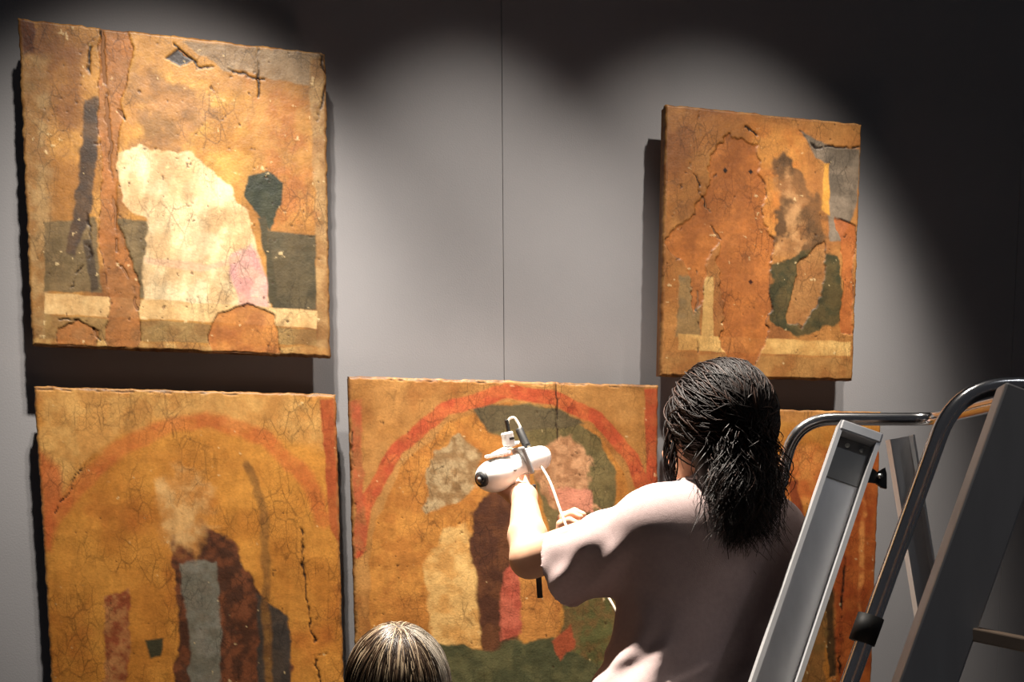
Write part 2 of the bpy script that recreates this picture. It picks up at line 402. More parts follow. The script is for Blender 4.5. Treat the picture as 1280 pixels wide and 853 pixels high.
class Canvas:
    def __init__(s, px, py, seed):
        s.x, s.y, s.seed = px, py, seed
        s.c = np.zeros((len(px), 3)); s.hgt = np.zeros(len(px)); s.k = 0
    def warp(s, a, sc):
        s.k += 7
        return s.x+(fbm(s.x, s.y, sc, s.seed+s.k)-.5)*2*a, s.y+(fbm(s.x, s.y, sc, s.seed+s.k+40)-.5)*2*a
    def ground(s, c1, c2, sc=40, c3=None, sc3=90):
        t = sstep(.3, .7, fbm(s.x, s.y, sc, s.seed))[:, None]; s.c = lin(*c1)*(1-t)+lin(*c2)*t
        if c3 is not None:
            t = sstep(.5, .75, fbm(s.x, s.y, sc3, s.seed+90))[:, None]; s.c = s.c*(1-t)+lin(*c3)*t
    def lay(s, m, col, col2=None, sc=18, op=1.0):
        s.k += 3; a = lin(*col)
        if col2 is not None:
            t = sstep(.32, .68, fbm(s.x, s.y, sc, s.seed+s.k+200))[:, None]; a = a*(1-t)+lin(*col2)*t
        m = (m*op)[:, None]; s.c = s.c*(1-m)+a*m
    def poly(s, pts, col, col2=None, soft=3, wa=5, ws=22, op=1.0, depth=0, sc=18):
        soft = soft*(.5 if soft <= 6 else .8); x, y = s.warp(wa, ws); m = 1-sstep(-soft, soft, pip_sd(x, y, pts)); s.lay(m, col, col2, sc, op); s.hgt += depth*m
        return m
    def band(s, pts, wid, col, col2=None, soft=3, wa=4, ws=20, op=1.0, sc=14):
        soft = soft*.6; x, y = s.warp(wa, ws); m = 1-sstep(wid-soft, wid+soft, line_d(x, y, pts)); s.lay(m, col, col2, sc, op)
    def crack(s, pts, wid=1.3, wa=5, ws=14, depth=-.0022, gaps=.48):
        x, y = s.warp(wa, ws); m = 1-sstep(wid*.3, wid*1.25, line_d(x, y, pts))
        m = m*sstep(gaps-.08, gaps+.08, fbm(s.x, s.y, 16, s.seed+s.k+5)); s.lay(m, (34, 18, 8)); s.hgt += depth*m
    def edge(s, m, d=-.0012):                 # dark rim along a paint loss
        r = np.clip(4*m*(1-m), 0, 1)**2*sstep(.4, .55, fbm(s.x, s.y, 12, s.seed+s.k+31)); s.lay(r*.8, (60, 30, 12)); s.hgt += d*r
    def loss(s, pts, col=(160, 98, 42), col2=(140, 90, 44), wa=12, ws=30, soft=2.0, depth=-.0022, op=1.0):
        s.edge(s.poly(pts, col, col2, soft, wa, ws, op*.88, depth, sc=20))
    def fold(s, m, amp=.25, sx=14, sy=60, sl=.3):
        t = fbm(s.x+s.y*sl, s.y*sx/sy, sx, s.seed+777, 3); s.c *= (1+((t-.5)*2*amp*m))[:, None]
    def patina(s):
        t = fbm(s.x, s.y*.25, 7, s.seed+801, 4); s.c *= (1+(t-.5)*.34)[:, None]
        t = fbm(s.x*.3, s.y, 9, s.seed+811, 4); s.c *= (1+(t-.5)*.22)[:, None]
        t = fbm(s.x, s.y, 34, s.seed+821, 5); s.c *= (1+(t-.5)*np.array([[.40, .52, .70]]).T).T
        t = fbm(s.x, s.y, 3.2, s.seed+831, 2); s.c *= (1+(t-.5)*.22)[:, None]
    def specks(s, n_dark=.74, n_light=.76):
        n_dark += .07; n_light += .05; s.patina()
        f = fbm(s.x, s.y, 6, s.seed+301, 3); g = fbm(s.x, s.y, 60, s.seed+305)
        m = sstep(n_dark, n_dark+.05, f+.18*(g-.5)); s.lay(m*.75, (60, 34, 14)); s.hgt -= .0009*m
        f = fbm(s.x, s.y, 7, s.seed+311, 3); m = sstep(n_light, n_light+.05, f+.18*(.5-g)); s.lay(m*.6, (226, 196, 140)); s.hgt += .0004*m
        s.hgt += (fbm(s.x, s.y, 14, s.seed+320)-.5)*.0012

def panel(corners, seed, painter, step, thick, label, splits=(), bottom=None, top_soft=0):
    """corners tl,tr,br,bl as (X,Z) on the front plane Y=0"""
    tl, tr, br, bl = [np.array(c, float) for c in corners]
    nu = int(np.linalg.norm(tr-tl)/step)+1; nv = int(np.linalg.norm(bl-tl)/step)+1
    U, Vv = np.meshgrid(np.linspace(0, 1, nu), np.linspace(0, 1, nv))
    P2 = (tl[None, None]*(1-U)[..., None]+tr*U[..., None])*(1-Vv)[..., None]+(bl*(1-U)[..., None]+br*U[..., None])*Vv[..., None]
    flat = np.stack([P2[..., 0], np.zeros_like(U), P2[..., 1]], -1).reshape(-1, 3)
    px, py = pix(flat); cv = Canvas(px, py, seed); painter(cv)
    u, v = U.ravel(), Vv.ravel(); W_, H_ = np.linalg.norm(tr-tl), np.linalg.norm(bl-tl)
    e = np.minimum(np.minimum(u, 1-u)*W_, np.minimum(v, 1-v)*H_)          # metres from the rim
    rn = fbm(px, py, 9, seed+401, 3)
    cv.c = cv.c*.94+.06*(cv.c @ np.array([.3, .5, .2]))[:, None]
    m = 1-sstep(.0, .006+.006*rn, e); cv.lay(m*.75, (150, 112, 66), (98, 58, 26), 10)
    hgt = cv.hgt-.004*(1-sstep(0, .004, e))
    # slightly ragged outline
    jag = (fbm(px, py, 11, seed+411, 4)-.5)*.006*(1-sstep(0, .02, e)); cen = flat.mean(0)
    dirx = np.where(np.minimum(u, 1-u)*W_ < np.minimum(v, 1-v)*H_, np.sign(u-.5), 0); dirz = np.where(dirx == 0, -np.sign(v-.5), 0)
    pts = flat.copy(); pts[:, 0] += dirx*jag; pts[:, 2] += dirz*jag; pts[:, 1] = -hgt
    ii = np.arange(nu*nv).reshape(nv, nu)
    Q = np.stack([ii[:-1, :-1], ii[1:, :-1], ii[1:, 1:], ii[:-1, 1:]], -1).reshape(-1, 4)
    # rim: fold the paint ground a little way down the sides
    ring = np.concatenate([ii[0, :], ii[1:, -1], ii[-1, -2::-1], ii[-2:0:-1, 0]]); k = len(ring)
    rim = pts[ring].copy(); rim[:, 1] += .009+.004*rn[ring]; base = len(pts)
    a, b = ring, np.roll(ring, -1); c, d = np.arange(k)+base, np.roll(np.arange(k), -1)+base
    Q = np.concatenate([Q, np.stack([a, b, d, c], 1)]); pts = np.vstack([pts, rim])
    root = empty('painted_panel', (cen[0], 0, min(bl[1], br[1])), label, 'painting')
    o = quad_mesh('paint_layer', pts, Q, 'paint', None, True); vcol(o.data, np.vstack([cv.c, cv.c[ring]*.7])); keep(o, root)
    ss = [0]+list(splits)+[1]
    for s0, s1 in zip(ss[:-1], ss[1:]):       # the planks behind the paint
        q = []
        for s in (s0, s1):
            t_, b_ = tl*(1-s)+tr*s, bl*(1-s)+br*s; q.append((t_, b_))
        g = .0012; i_ = .0025
        xa, xb = q[0], q[1]; V = []
        for Yd in (.0035, thick):
            V += [(xa[0][0]+(i_ if s0 == 0 else g), Yd, xa[0][1]-i_), (xb[0][0]-(i_ if s1 == 1 else g), Yd, xb[0][1]-i_),
                  (xb[1][0]-(i_ if s1 == 1 else g), Yd, xb[1][1]+i_), (xa[1][0]+(i_ if s0 == 0 else g), Yd, xa[1][1]+i_)]
        pl = mesh('plank', V, [(0, 3, 2, 1), (4, 5, 6, 7), (0, 1, 5, 4), (1, 2, 6, 5), (2, 3, 7, 6), (3, 0, 4, 7)], 'wood')
        keep(pl, root)
    for s in (.3, .7):                         # hidden hanging brackets to the wall
        t_ = tl*(1-s)+tr*s; z = t_[1]-.35*H_
        keep(oriented_box('hanging_bracket', (t_[0], (thick+WALL_Y)/2, z), ex, ey, ez, .05, WALL_Y-thick, .06, 'black', bevel=0), root)
    return root

def paint_ul(c):
    c.ground((150, 100, 38), (178, 126, 54), 45, (122, 76, 34), 70)
    c.poly([(150, 60), (300, 120), (330, 200), (270, 290), (180, 220)], (172, 118, 40), (196, 146, 60), soft=25, wa=20, ws=40, op=.8)
    c.poly([(228, 52), (405, 66), (405, 112), (330, 98), (280, 84), (246, 64)], (150, 124, 92), (132, 104, 70), soft=3, wa=6)
    c.poly([(20, 20), (45, 22), (42, 70), (22, 70)], (104, 56, 22), (80, 40, 16), wa=8)
    c.poly([(20, 70), (60, 72), (70, 440), (40, 436)], (156, 122, 74), (142, 100, 50), soft=10, wa=10)
    c.poly([(388, 70), (408, 70), (414, 448), (396, 448)], (166, 130, 80), (140, 100, 54), soft=4, wa=5)
    # ochre and brown worn field
    c.poly([(164, 70), (205, 96), (250, 112), (262, 150), (240, 200), (190, 196), (158, 190), (172, 140), (150, 104)], (120, 84, 46), (156, 108, 56), soft=14, wa=26, ws=24, op=.85)
    c.poly([(300, 90), (385, 130), (392, 280), (345, 285), (318, 190)], (164, 98, 38), (176, 122, 54), soft=14, wa=16, op=.7)
    # olive blocks
    c.poly([(54, 278), (120, 272), (126, 366), (56, 364)], (116, 94, 60), (98, 80, 50), wa=4)
    c.poly([(144, 274), (196, 276), (184, 374), (168, 374)], (118, 98, 64), (104, 86, 56), wa=4)
    c.poly([(334, 288), (395, 294), (395, 388), (340, 386)], (84, 72, 48), (70, 62, 42), wa=2)
    # large pale drapery-coloured field
    c.poly([(144, 190), (172, 180), (236, 194), (290, 232), (318, 292), (338, 386), (286, 392), (178, 378), (180, 320), (184, 272), (152, 252)],
           (222, 196, 150), (200, 164, 114), soft=3, wa=8, ws=24, sc=34)
    c.fold(1-sstep(-3, 3, pip_sd(c.x, c.y, [(150, 190), (236, 194), (290, 232), (338, 386), (178, 378), (180, 272)])), .42)
    c.poly([(284, 322), (316, 304), (334, 350), (336, 386), (300, 388)], (196, 142, 136), (214, 168, 150), soft=6, wa=6)
    c.poly([(180, 322), (262, 330), (300, 318), (300, 327), (252, 340), (182, 330)], (202, 162, 130), soft=3, wa=3, op=.7)
    c.poly([(310, 222), (334, 212), (354, 228), (352, 256), (336, 286), (318, 262), (306, 244)], (38, 44, 30), (56, 58, 40), soft=3, wa=5)
    c.poly([(322, 272), (332, 270), (346, 360), (344, 380), (336, 380), (332, 320)], (70, 62, 40), soft=3, wa=3)
    # dark upright streak
    c.poly([(106, 122), (124, 120), (122, 190), (114, 260), (96, 322), (84, 318), (98, 230)], (84, 62, 42), (62, 48, 38), soft=4, wa=6)
    c.poly([(104, 300), (116, 300), (124, 364), (116, 368)], (70, 56, 40), soft=3, wa=4)
    # sill band
    c.poly([(56, 366), (396, 388), (396, 410), (56, 392)], (212, 176, 118), (198, 158, 100), soft=2, wa=2)
    c.poly([(56, 394), (396, 412), (396, 432), (56, 424)], (150, 118, 66), (136, 100, 52), soft=2, wa=2)
    c.poly([(38, 424), (412, 436), (412, 450), (38, 436)], (186, 146, 82), (160, 112, 54), soft=4, wa=5)
    c.loss([(124, 30), (160, 36), (166, 70), (150, 130), (150, 280), (172, 352), (172, 436), (134, 436), (136, 360), (122, 300), (128, 200), (122, 100)], wa=8)
    c.loss([(262, 420), (272, 392), (306, 380), (342, 394), (352, 440), (264, 444)], (184, 116, 46), (160, 92, 36), wa=8)
    c.loss([(70, 410), (98, 398), (124, 416), (120, 436), (72, 432)], wa=8)
    c.poly([(205, 74), (222, 62), (240, 74), (226, 84)], (56, 48, 46), soft=2, wa=4, depth=-.002)
    c.crack([(128, 26), (131, 92), (134, 150)], 2.6, 4, gaps=.42); c.crack([(114, 32), (112, 90)], 3, 6)
    c.crack([(134, 150), (142, 240), (146, 330), (166, 356), (172, 384)], 1.8, 5); c.crack([(322, 58), (323, 120)], 1.8, 3, gaps=.42)
    c.crack([(216, 54), (250, 82), (290, 88), (330, 100)], 1.6, 6); c.crack([(140, 128), (158, 150)], 2, 5)
    c.crack([(402, 66), (407, 100), (396, 150)], 2.2, 6); c.crack([(40, 434), (180, 437), (412, 447)], 1.4, 3)
    c.crack([(110, 250), (112, 320), (90, 360)], 1.6, 7); c.crack([(60, 400), (110, 402), (124, 424)], 1.3, 6)
    c.specks()
def paint_ll(c):
    c.ground((178, 112, 30), (194, 130, 42), 60, (166, 94, 24), 80)
    c.poly([(40, 480), (425, 492), (425, 560), (330, 540), (240, 520), (130, 550), (60, 640)], (182, 128, 58), (196, 146, 74), soft=18, wa=14)
    c.band([(52, 668), (96, 610), (150, 560), (215, 530), (260, 524), (330, 546), (385, 600), (405, 650)], 10, (186, 92, 34), (192, 108, 40), soft=7, op=.75)
    c.poly([(400, 500), (424, 496), (430, 690), (412, 660)], (158, 72, 28), (172, 90, 36), soft=3, wa=3)
    c.poly([(46, 560), (80, 590), (64, 690), (54, 690)], (182, 88, 34), soft=8, wa=8, op=.8)
    c.poly([(100, 520), (136, 506), (140, 550), (100, 580)], (196, 140, 66), soft=5, wa=8)
    # mottled robe-coloured upright field, no figure
    c.poly([(214, 668), (250, 650), (290, 676), (330, 752), (362, 780), (364, 940), (214, 940), (222, 800)], (112, 62, 34), (72, 42, 26), soft=4, wa=9, sc=11)
    c.poly([(320, 742), (362, 772), (364, 940), (326, 940)], (74, 62, 52), (60, 52, 46), soft=4, wa=6)
    c.poly([(222, 704), (272, 700), (276, 940), (242, 940), (234, 760)], (120, 118, 104), (108, 104, 88), soft=4, wa=9, ws=30, op=.85)
    c.poly([(196, 600), (236, 580), (266, 606), (258, 664), (250, 700), (214, 690)], (206, 160, 96), (186, 126, 56), soft=12, wa=20, ws=20, op=.85)
    c.poly([(132, 744), (160, 736), (164, 800), (152, 940), (124, 940)], (136, 66, 32), (170, 112, 60), soft=4, wa=9, sc=9)
    c.poly([(180, 800), (204, 798), (200, 822), (186, 824)], (60, 56, 36), soft=3, wa=4)
    c.band([(308, 580), (330, 640), (338, 940)], 5, (140, 96, 40), (116, 76, 34), soft=4, op=.8)
    c.crack([(376, 660), (386, 760), (400, 853), (404, 1200)], 1.4, 6, gaps=.46); c.crack([(42, 486), (418, 495)], 1.2, 2)
    c.crack([(120, 560), (70, 640)], 1.2, 8); c.crack([(396, 820), (430, 812)], 1.4, 4)
    c.specks(.78, .8)
def paint_c(c):
    c.ground((160, 108, 46), (176, 124, 60), 45, (146, 90, 34), 70)
    inner = [(462, 700), (470, 650), (500, 585), (560, 530), (630, 505), (690, 510), (745, 540), (780, 590), (792, 640), (792, 1400), (462, 1400)]
    c.poly(inner, (168, 106, 36), (186, 124, 46), soft=3, wa=4)
    c.poly([(600, 512), (640, 505), (700, 512), (746, 545), (770, 590), (768, 680), (690, 680), (660, 560), (610, 540)], (112, 96, 56), (98, 86, 50), soft=4, wa=6)
    c.poly([(585, 508), (640, 505), (700, 512), (730, 532), (690, 536), (612, 540)], (92, 80, 54), soft=4, wa=4)
    c.band([(446, 690), (458, 630), (496, 562), (555, 512), (632, 490), (690, 496), (748, 524), (790, 572), (802, 606)], 9, (172, 72, 34), (184, 92, 42), soft=2.5, wa=3)
    c.poly([(437, 500), (452, 500), (458, 690), (444, 690)], (168, 80, 42), (156, 92, 46), soft=4, wa=6)
    c.poly([(806, 486), (824, 486), (826, 640), (808, 610)], (172, 72, 34), (164, 80, 38), soft=2, wa=2)
    c.poly([(532, 612), (548, 560), (572, 544), (598, 560), (604, 606), (572, 630), (536, 640)], (172, 146, 104), (134, 102, 62), soft=5, wa=13, ws=22, sc=10)
    c.poly([(676, 560), (706, 540), (738, 572), (730, 614), (746, 640), (690, 640), (672, 600)], (190, 140, 96), (150, 104, 66), soft=5, wa=13, ws=22, sc=10)
    c.poly([(690, 608), (738, 612), (748, 640), (700, 644)], (200, 128, 98), soft=5, wa=8)
    c.poly([(538, 800), (530, 720), (552, 660), (586, 654), (604, 700), (600, 760), (610, 808), (570, 812)], (206, 162, 92), (188, 136, 66), soft=5, wa=10)
    c.poly([(586, 640), (618, 606), (652, 640), (648, 760), (640, 1000), (590, 1000), (604, 790), (592, 720)], (72, 40, 24), (96, 56, 30), soft=5, wa=8)
    c.poly([(626, 720), (652, 690), (672, 720), (664, 786), (626, 800)], (184, 92, 66), (160, 70, 48), soft=4, wa=8)
    c.poly([(548, 800), (600, 812), (770, 780), (792, 1400), (470, 1400), (500, 853)], (66, 66, 40), (84, 80, 48), soft=5, wa=10)
    c.poly([(706, 700), (772, 690), (790, 780), (780, 860), (700, 800)], (86, 84, 44), (104, 80, 42), soft=5, wa=10, sc=10)
    c.poly([(650, 720), (698, 716), (700, 796), (650, 796)], (166, 104, 42), (182, 120, 50), soft=5, wa=10)
    c.poly([(690, 800), (714, 780), (722, 812), (700, 828)], (146, 66, 34), soft=4, wa=8)
    c.crack([(436, 472), (822, 484)], 1.2, 2); c.crack([(695, 480), (696, 505), (697, 560)], 1.1, 2, gaps=.42); c.crack([(440, 540), (446, 640)], 1.2, 4)
    c.specks(.78, .79)
def paint_ur(c):
    c.ground((158, 100, 42), (172, 116, 54), 40, (140, 86, 40), 60)
    c.poly([(936, 150), (1010, 165), (1000, 250), (960, 330), (930, 280)], (184, 112, 40), (196, 130, 52), soft=14, wa=10)
    c.poly([(1000, 162), (1030, 182), (1074, 186), (1074, 250), (1054, 300), (1036, 300), (1034, 206), (1018, 196)], (96, 84, 70), (126, 110, 92), soft=3, wa=4)
    c.poly([(1030, 206), (1036, 206), (1036, 270), (1026, 262)], (198, 140, 50), soft=2, wa=3)
    c.poly([(968, 200), (986, 194), (1006, 212), (1030, 268), (1034, 300), (1000, 320), (966, 296), (974, 250)], (122, 82, 44), (94, 66, 38), soft=6, wa=18, ws=26)
    c.poly([(966, 218), (990, 212), (1004, 260), (1010, 300), (990, 290), (980, 256)], (190, 140, 86), (150, 100, 54), soft=8, wa=20, ws=18, op=.75)
    c.poly([(960, 298), (990, 288), (1008, 300), (996, 318), (964, 314)], (200, 150, 94), (164, 112, 60), soft=5, wa=16, ws=18, op=.75)
    c.poly([(958, 330), (1000, 310), (1050, 320), (1056, 400), (1000, 424), (962, 400)], (62, 58, 34), (86, 72, 40), soft=4, wa=12, sc=14)
    c.poly([(846, 346), (876, 342), (876, 420), (846, 420)], (126, 102, 66), (144, 112, 66), soft=4, wa=6)
    c.poly([(880, 346), (892, 346), (892, 420), (878, 420)], (196, 154, 86), soft=2, wa=2)
    c.poly([(848, 418), (1064, 428), (1062, 446), (848, 438)], (208, 164, 92), (190, 142, 74), soft=2, wa=2)
    c.poly([(830, 440), (1066, 448), (1066, 478), (828, 474)], (170, 122, 62), (152, 100, 46), soft=3, wa=3)
    c.loss([(896, 170), (950, 180), (950, 260), (968, 330), (950, 440), (944, 470), (908, 470), (906, 340), (892, 300), (872, 400), (858, 330), (836, 300), (880, 250)], (180, 106, 40), (160, 92, 36), wa=16)
    c.loss([(1000, 330), (1032, 300), (1030, 372), (1016, 384), (1002, 410), (984, 402)], (164, 112, 58), (150, 96, 46), wa=9)
    c.loss([(1044, 270), (1070, 280), (1066, 420), (1052, 420), (1054, 330)], (176, 98, 40), (160, 84, 32), wa=7)
    c.poly([(904, 212), (907, 209), (910, 213), (907, 217)], (30, 12, 8), soft=1.2, wa=0); c.poly([(936, 214), (939, 211), (942, 215), (939, 218)], (30, 12, 8), soft=1.2, wa=0)
    c.poly([(936, 352), (939, 349), (942, 353), (939, 356)], (60, 24, 10), soft=1.2, wa=0)
    c.crack([(874, 140), (876, 168)], 1.3, 3); c.crack([(1000, 164), (1020, 184), (1074, 184)], 1.6, 4); c.crack([(860, 200), (880, 250), (900, 300)], 1.4, 7)
    c.crack([(870, 340), (872, 440)], 1.3, 4); c.crack([(930, 158), (946, 168)], 1.6, 6); c.crack([(832, 470), (1066, 477)], 1.2, 3)
    c.specks(.76, .79)
def paint_lr(c):
    c.ground((178, 112, 34), (194, 134, 52), 40, (172, 90, 28), 50)
    c.poly([(1030, 560), (1110, 560), (1110, 1300), (1056, 1300), (1040, 700)], (166, 84, 26), (150, 66, 18), soft=8, wa=10)
    c.poly([(990, 560), (1020, 556), (1040, 600), (1010, 640), (985, 620)], (196, 104, 38), (206, 130, 54), soft=8, wa=12)
    c.poly([(984, 600), (996, 596), (1006, 650), (998, 664)], (136, 62, 26), soft=3, wa=6)
    c.poly([(1028, 716), (1040, 700), (1046, 846), (1036, 850)], (62, 44, 22), (80, 54, 26), soft=3, wa=4, depth=-.003)
    c.poly([(990, 770), (1030, 700), (1036, 1300), (980, 1300)], (110, 84, 40), (140, 94, 42), soft=4, wa=8)
    c.band([(1060, 516), (1080, 640), (1070, 853), (1060, 1100)], 3, (206, 130, 58), (170, 84, 30), soft=3)
    c.poly([(860, 512), (1102, 516), (1102, 528), (860, 526)], (190, 130, 62), soft=4, wa=4)
    c.crack([(1058, 640), (1052, 760), (1050, 900)], 1.6, 5); c.crack([(1060, 672), (1098, 676)], 1.3, 4); c.crack([(1086, 520), (1090, 600)], 1.4, 6)
    c.specks(.78, .78)

def xz(x, y): p = PY(x, y); return (p[0], p[2])
UL = [xz(22, 22), xz(407, 66), xz(413, 447), xz(40, 432)]
panel(UL, 11, paint_ul, .0023, .035, 'worn square gold panel with a large bright cream field and a dark upright crack', splits=(.29,))
LL = [xz(42, 483), xz(420, 493)]
dz = 1.25
panel(LL+[(LL[1][0]+.002, LL[1][1]-dz), (LL[0][0]+.002, LL[0][1]-dz)], 23, paint_ll, .0030, .034,
      'tall amber painted panel with faint arch, below the square cracked panel', splits=(.5,))
CC = [xz(435, 470), xz(823, 482)]
panel(CC+[(CC[1][0]+.008, CC[1][1]-1.29), (CC[0][0]+.006, CC[0][1]-1.29)], 37, paint_c, .0030, .036,
      'wide painted panel with a red arch, being scanned by the woman', splits=(.34, .67))
UR = [xz(833, 130), xz(1078, 155), xz(1066, 476), xz(826, 470)]
panel(UR, 51, paint_ur, .0023, .034, 'orange scarred panel with bare wood losses, hung above the dark-haired woman', splits=(.2,))
lr = xz(1102, 515); lx = UR[0][0]+.045
panel([(lx, lr[1]), (lr[0], lr[1]), (lr[0]-.004, lr[1]-dz), (lx, lr[1]-dz)], 67, paint_lr, .0036, .034,
      'amber and orange painted panel on the wall behind the ladder', splits=(.5,))

# ------------------------------------------------------------------ people
def basis(face, upv=(0, 0, 1)):
    y = norm(face); x = norm(np.cross(y, upv)); z = np.cross(x, y); return np.stack([x, y, z], 1)   # columns
def add_head(f, c, R, neck):
    L = lambda x, y, z: c+R @ np.array([x, y, z])
    f.ell(L(0, -.012, .030), (.073, .094, .090), R, 0)
    f.ell(L(0, .030, -.042), (.056, .062, .070), R, .03)
    f.cone(L(-.012, .072, -.092), L(.012, .072, -.092), .016, .016, .03)
    f.cone(L(0, .088, .016), L(0, .106, -.018), .008, .011, .014)
    f.cone(L(-.011, .097, -.022), L(.011, .097, -.022), .007, .007, .008)
    for s in (-1, 1):
        f.ell(L(s*.031, .093, .010), (.017, .012, .011), R, .012, 'sub')
        f.ell(L(s*.045, .066, -.020), (.020, .020, .016), R, .02)
        f.cone(L(s*.012, .082, .030), L(s*.044, .072, .030), .009, .008, .015)
        f.ell(L(s*.076, -.006, .000), (.008, .018, .030), R, .006)
        f.ell(L(s*.084, -.002, .002), (.005, .010, .020), R, .004, 'sub')
    f.cone(L(-.018, .086, -.050), L(.018, .086, -.050), .006, .006, .006)
    f.cone(L(-.014, .085, -.060), L(.014, .085, -.060), .007, .007, .006)
    f.cone(L(-.02, .0935, -.0552), L(.02, .0935, -.0552), .0025, .0025, .002, 'sub')
    f.cone(L(0, -.022, -.030), neck, .050, .056, .03)
def add_hand(f, w_, d, n, side, curl=(40, 55, 40), spread=.0, thumb=None, ks=.012):
    """wrist, direction to the knuckles, palm normal, side (+1: thumb towards d x n)"""
    d = norm(d); n = norm(np.asarray(n)-d*np.dot(n, d)); t = np.cross(d, n)*side
    f.cone(w_, w_+d*.03, .024, .024, .02)
    for o, ln in ((.027, .082), (.010, .088), (-.008, .084), (-.026, .076)):
        f.cone(w_+d*.018+t*o*.7, w_+d*ln+t*o, .014, .0115, .014)
    for o, ln, sc in ((.027, .082, .95), (.010, .088, 1.05), (-.008, .084, .98), (-.026, .076, .80)):
        p = w_+d*ln+t*o; a = 0.0; dd = norm(d+t*o*spread)
        for seg, (L_, r0, r1) in enumerate(((.042, .0098, .0090), (.026, .0090, .0082), (.021, .0082, .0068))):
            a += math.radians(curl[seg]); v = dd*math.cos(a)+n*math.sin(a); q = p+v*L_*sc
            f.cone(p, q, r0, r1, .004); p = q
    p = w_+d*.022+t*.022; v1 = norm(d*.55+t*.75+n*.25); v2 = norm(d*.85+t*.25+n*.55) if thumb is None else norm(thumb)
    q = p+v1*.040; f.cone(p, q, .0145, .0115, .012); r = q+v2*.032; f.cone(q, r, .0112, .0098, .005); f.cone(r, r+norm(v2+n*.35)*.025, .0098, .0078, .005)

def face_parts(c, R, root):
    L = lambda x, y, z: c+R @ np.array([x, y, z])
    for s in (-1, 1):
        f = Field(L(s*.031, .078, .010)-.02, L(s*.031, .078, .010)+.02, .0016); f.ell(L(s*.031, .078, .010), (.0118,)*3, R, 0)
        V, Q = f.mesh(); e = keep(quad_mesh('eye', V, Q, 'eye'), root)
        f = Field(L(s*.031, .088, .010)-.01, L(s*.031, .088, .010)+.01, .001); f.ell(L(s*.031, .0868, .010), (.0052, .0038, .0052), R, 0)
        V, Q = f.mesh(); i = quad_mesh('iris', V, Q, 'iris'); i.parent = e
    f = Field(L(0, .09, -.055)-.035, L(0, .09, -.055)+.035, .0016)
    f.cone(L(-.017, .0880, -.0505), L(.017, .0880, -.0505), .0046, .0046, .003); f.cone(L(-.013, .0870, -.0600), L(.013, .0870, -.0600), .0054, .0054, .003)
    f.cone(L(-.02, .0945, -.0552), L(.02, .0945, -.0552), .002, .002, .001, 'sub')
    V, Q = f.mesh(); keep(quad_mesh('lips', V, Q, 'lip'), root)

# ---- the standing woman with the scanner
D0 = 1.90
HT = P(893, 454, D0); HC = HT-np.array([0, 0, .142])
HF = norm([-.13, .98, .02]); HR = basis(HF)
LSH = P(812, 657, 1.87); RSH = P(968, 668, 1.945)
NECK = P(905, 640, 1.905)
SC = (LSH+RSH)/2; RD = norm((RSH-LSH)*np.array([1, 1, 0]))
FD = norm(np.cross([0, 0, 1], RD))             # forward (towards the wall)
CH = P(898, 715, 1.90)+np.array([0, .045, 0]); WA = P(890, 800, 1.905)+np.array([0, .04, 0]); HI = P(866, 900, 1.90)+np.array([0, .03, 0]); PE = HI+np.array([-.01, .02, -.10])
LEL = P(662, 699, 2.03); LWR = P(655, 622, 2.165)
REL = RSH+np.array([-.12, .235, -.165]); RWR = P(738, 700, 2.21)
SCN = P(642, 585, 2.185)                       # scanner centre

def torso(f, g):
    f.cone(LSH+RD*.01, RSH-RD*.01, .050+g, .050+g, .03)
    f.cone(SC-RD*.055+np.array([0, .022, -.045]), SC+RD*.055+np.array([0, .022, -.045]), .078+g, .078+g, .05)
    f.cone(CH-RD*.062, CH+RD*.062, .098+g, .098+g, .06)
    f.cone(CH-RD*.05+FD*.05, CH+RD*.05+FD*.05, .075+g, .075+g, .05)
    f.cone(WA-RD*.055, WA+RD*.055, .090+g, .090+g, .07)
    f.cone(HI-RD*.072, HI+RD*.072, .098+g, .098+g, .08)
    f.cone(PE-RD*.075, PE+RD*.075, .100+g, .100+g, .08)
    f.cone(LSH-np.array([0, 0, .01])+RD*.03, NECK+np.array([0, 0, .03]), .042+g, .045+g, .05)
    f.cone(RSH-np.array([0, 0, .01])-RD*.03, NECK+np.array([0, 0, .03]), .042+g, .045+g, .05)

woman = empty('person', (PE[0], PE[1], 0), 'dark-haired woman in a pinkish T-shirt holding up a white scanner', 'person')
f = Field((.40, -.95, .72), (1.25, -.05, 1.45), .006)
torso(f, -.006)
f.cone(NECK+np.array([0, 0, -.02]), HC+HR @ np.array([0, -.022, -.04]), .058, .050, .03)
for sh, el, wr in ((LSH, LEL, LWR), (RSH, REL, RWR)):
    f.cone(sh, el, .050, .038, .03); f.cone(el, el+(wr-el)*.35, .0375, .0385, .012); f.cone(el+(wr-el)*.35, wr, .0385, .0255, .012)
body = [f.mesh()]
f = Field(HC-.19, HC+.16, .0032); add_head(f, HC, HR, HC+HR @ np.array([0, -.022, -.11])); body.append(f.mesh())
# left hand: palm up under the scanner, fingers wrapped behind it
f = Field(LWR-.15, LWR+.15, .0024)
ld = norm(P(640, 607, 2.255)-LWR); f.cone(LWR-norm(LWR-LEL)*.05, LWR, .0285, .0250, .01)
add_hand(f, LWR, ld, norm([.05, .10, 1.0]), -1, (42, 45, 35), 2.0, thumb=norm(P(634, 600, 2.20)-P(640, 611, 2.17)))
body.append(f.mesh())
f = Field(RWR-.15, RWR+.15, .0028); rdn = norm(RWR-REL); f.cone(RWR-rdn*.05, RWR, .0285, .0250, .01)
add_hand(f, RWR, rdn, norm([-.2, .2, 1]), 1, (65, 60, 40), 1.0); body.append(f.mesh())
body = [(relax(v, q, 2), q) for v, q in body]
V, Q = join_vq(body); keep(quad_mesh('body', V, Q, 'skin'), woman)
face_parts(HC, HR, woman)

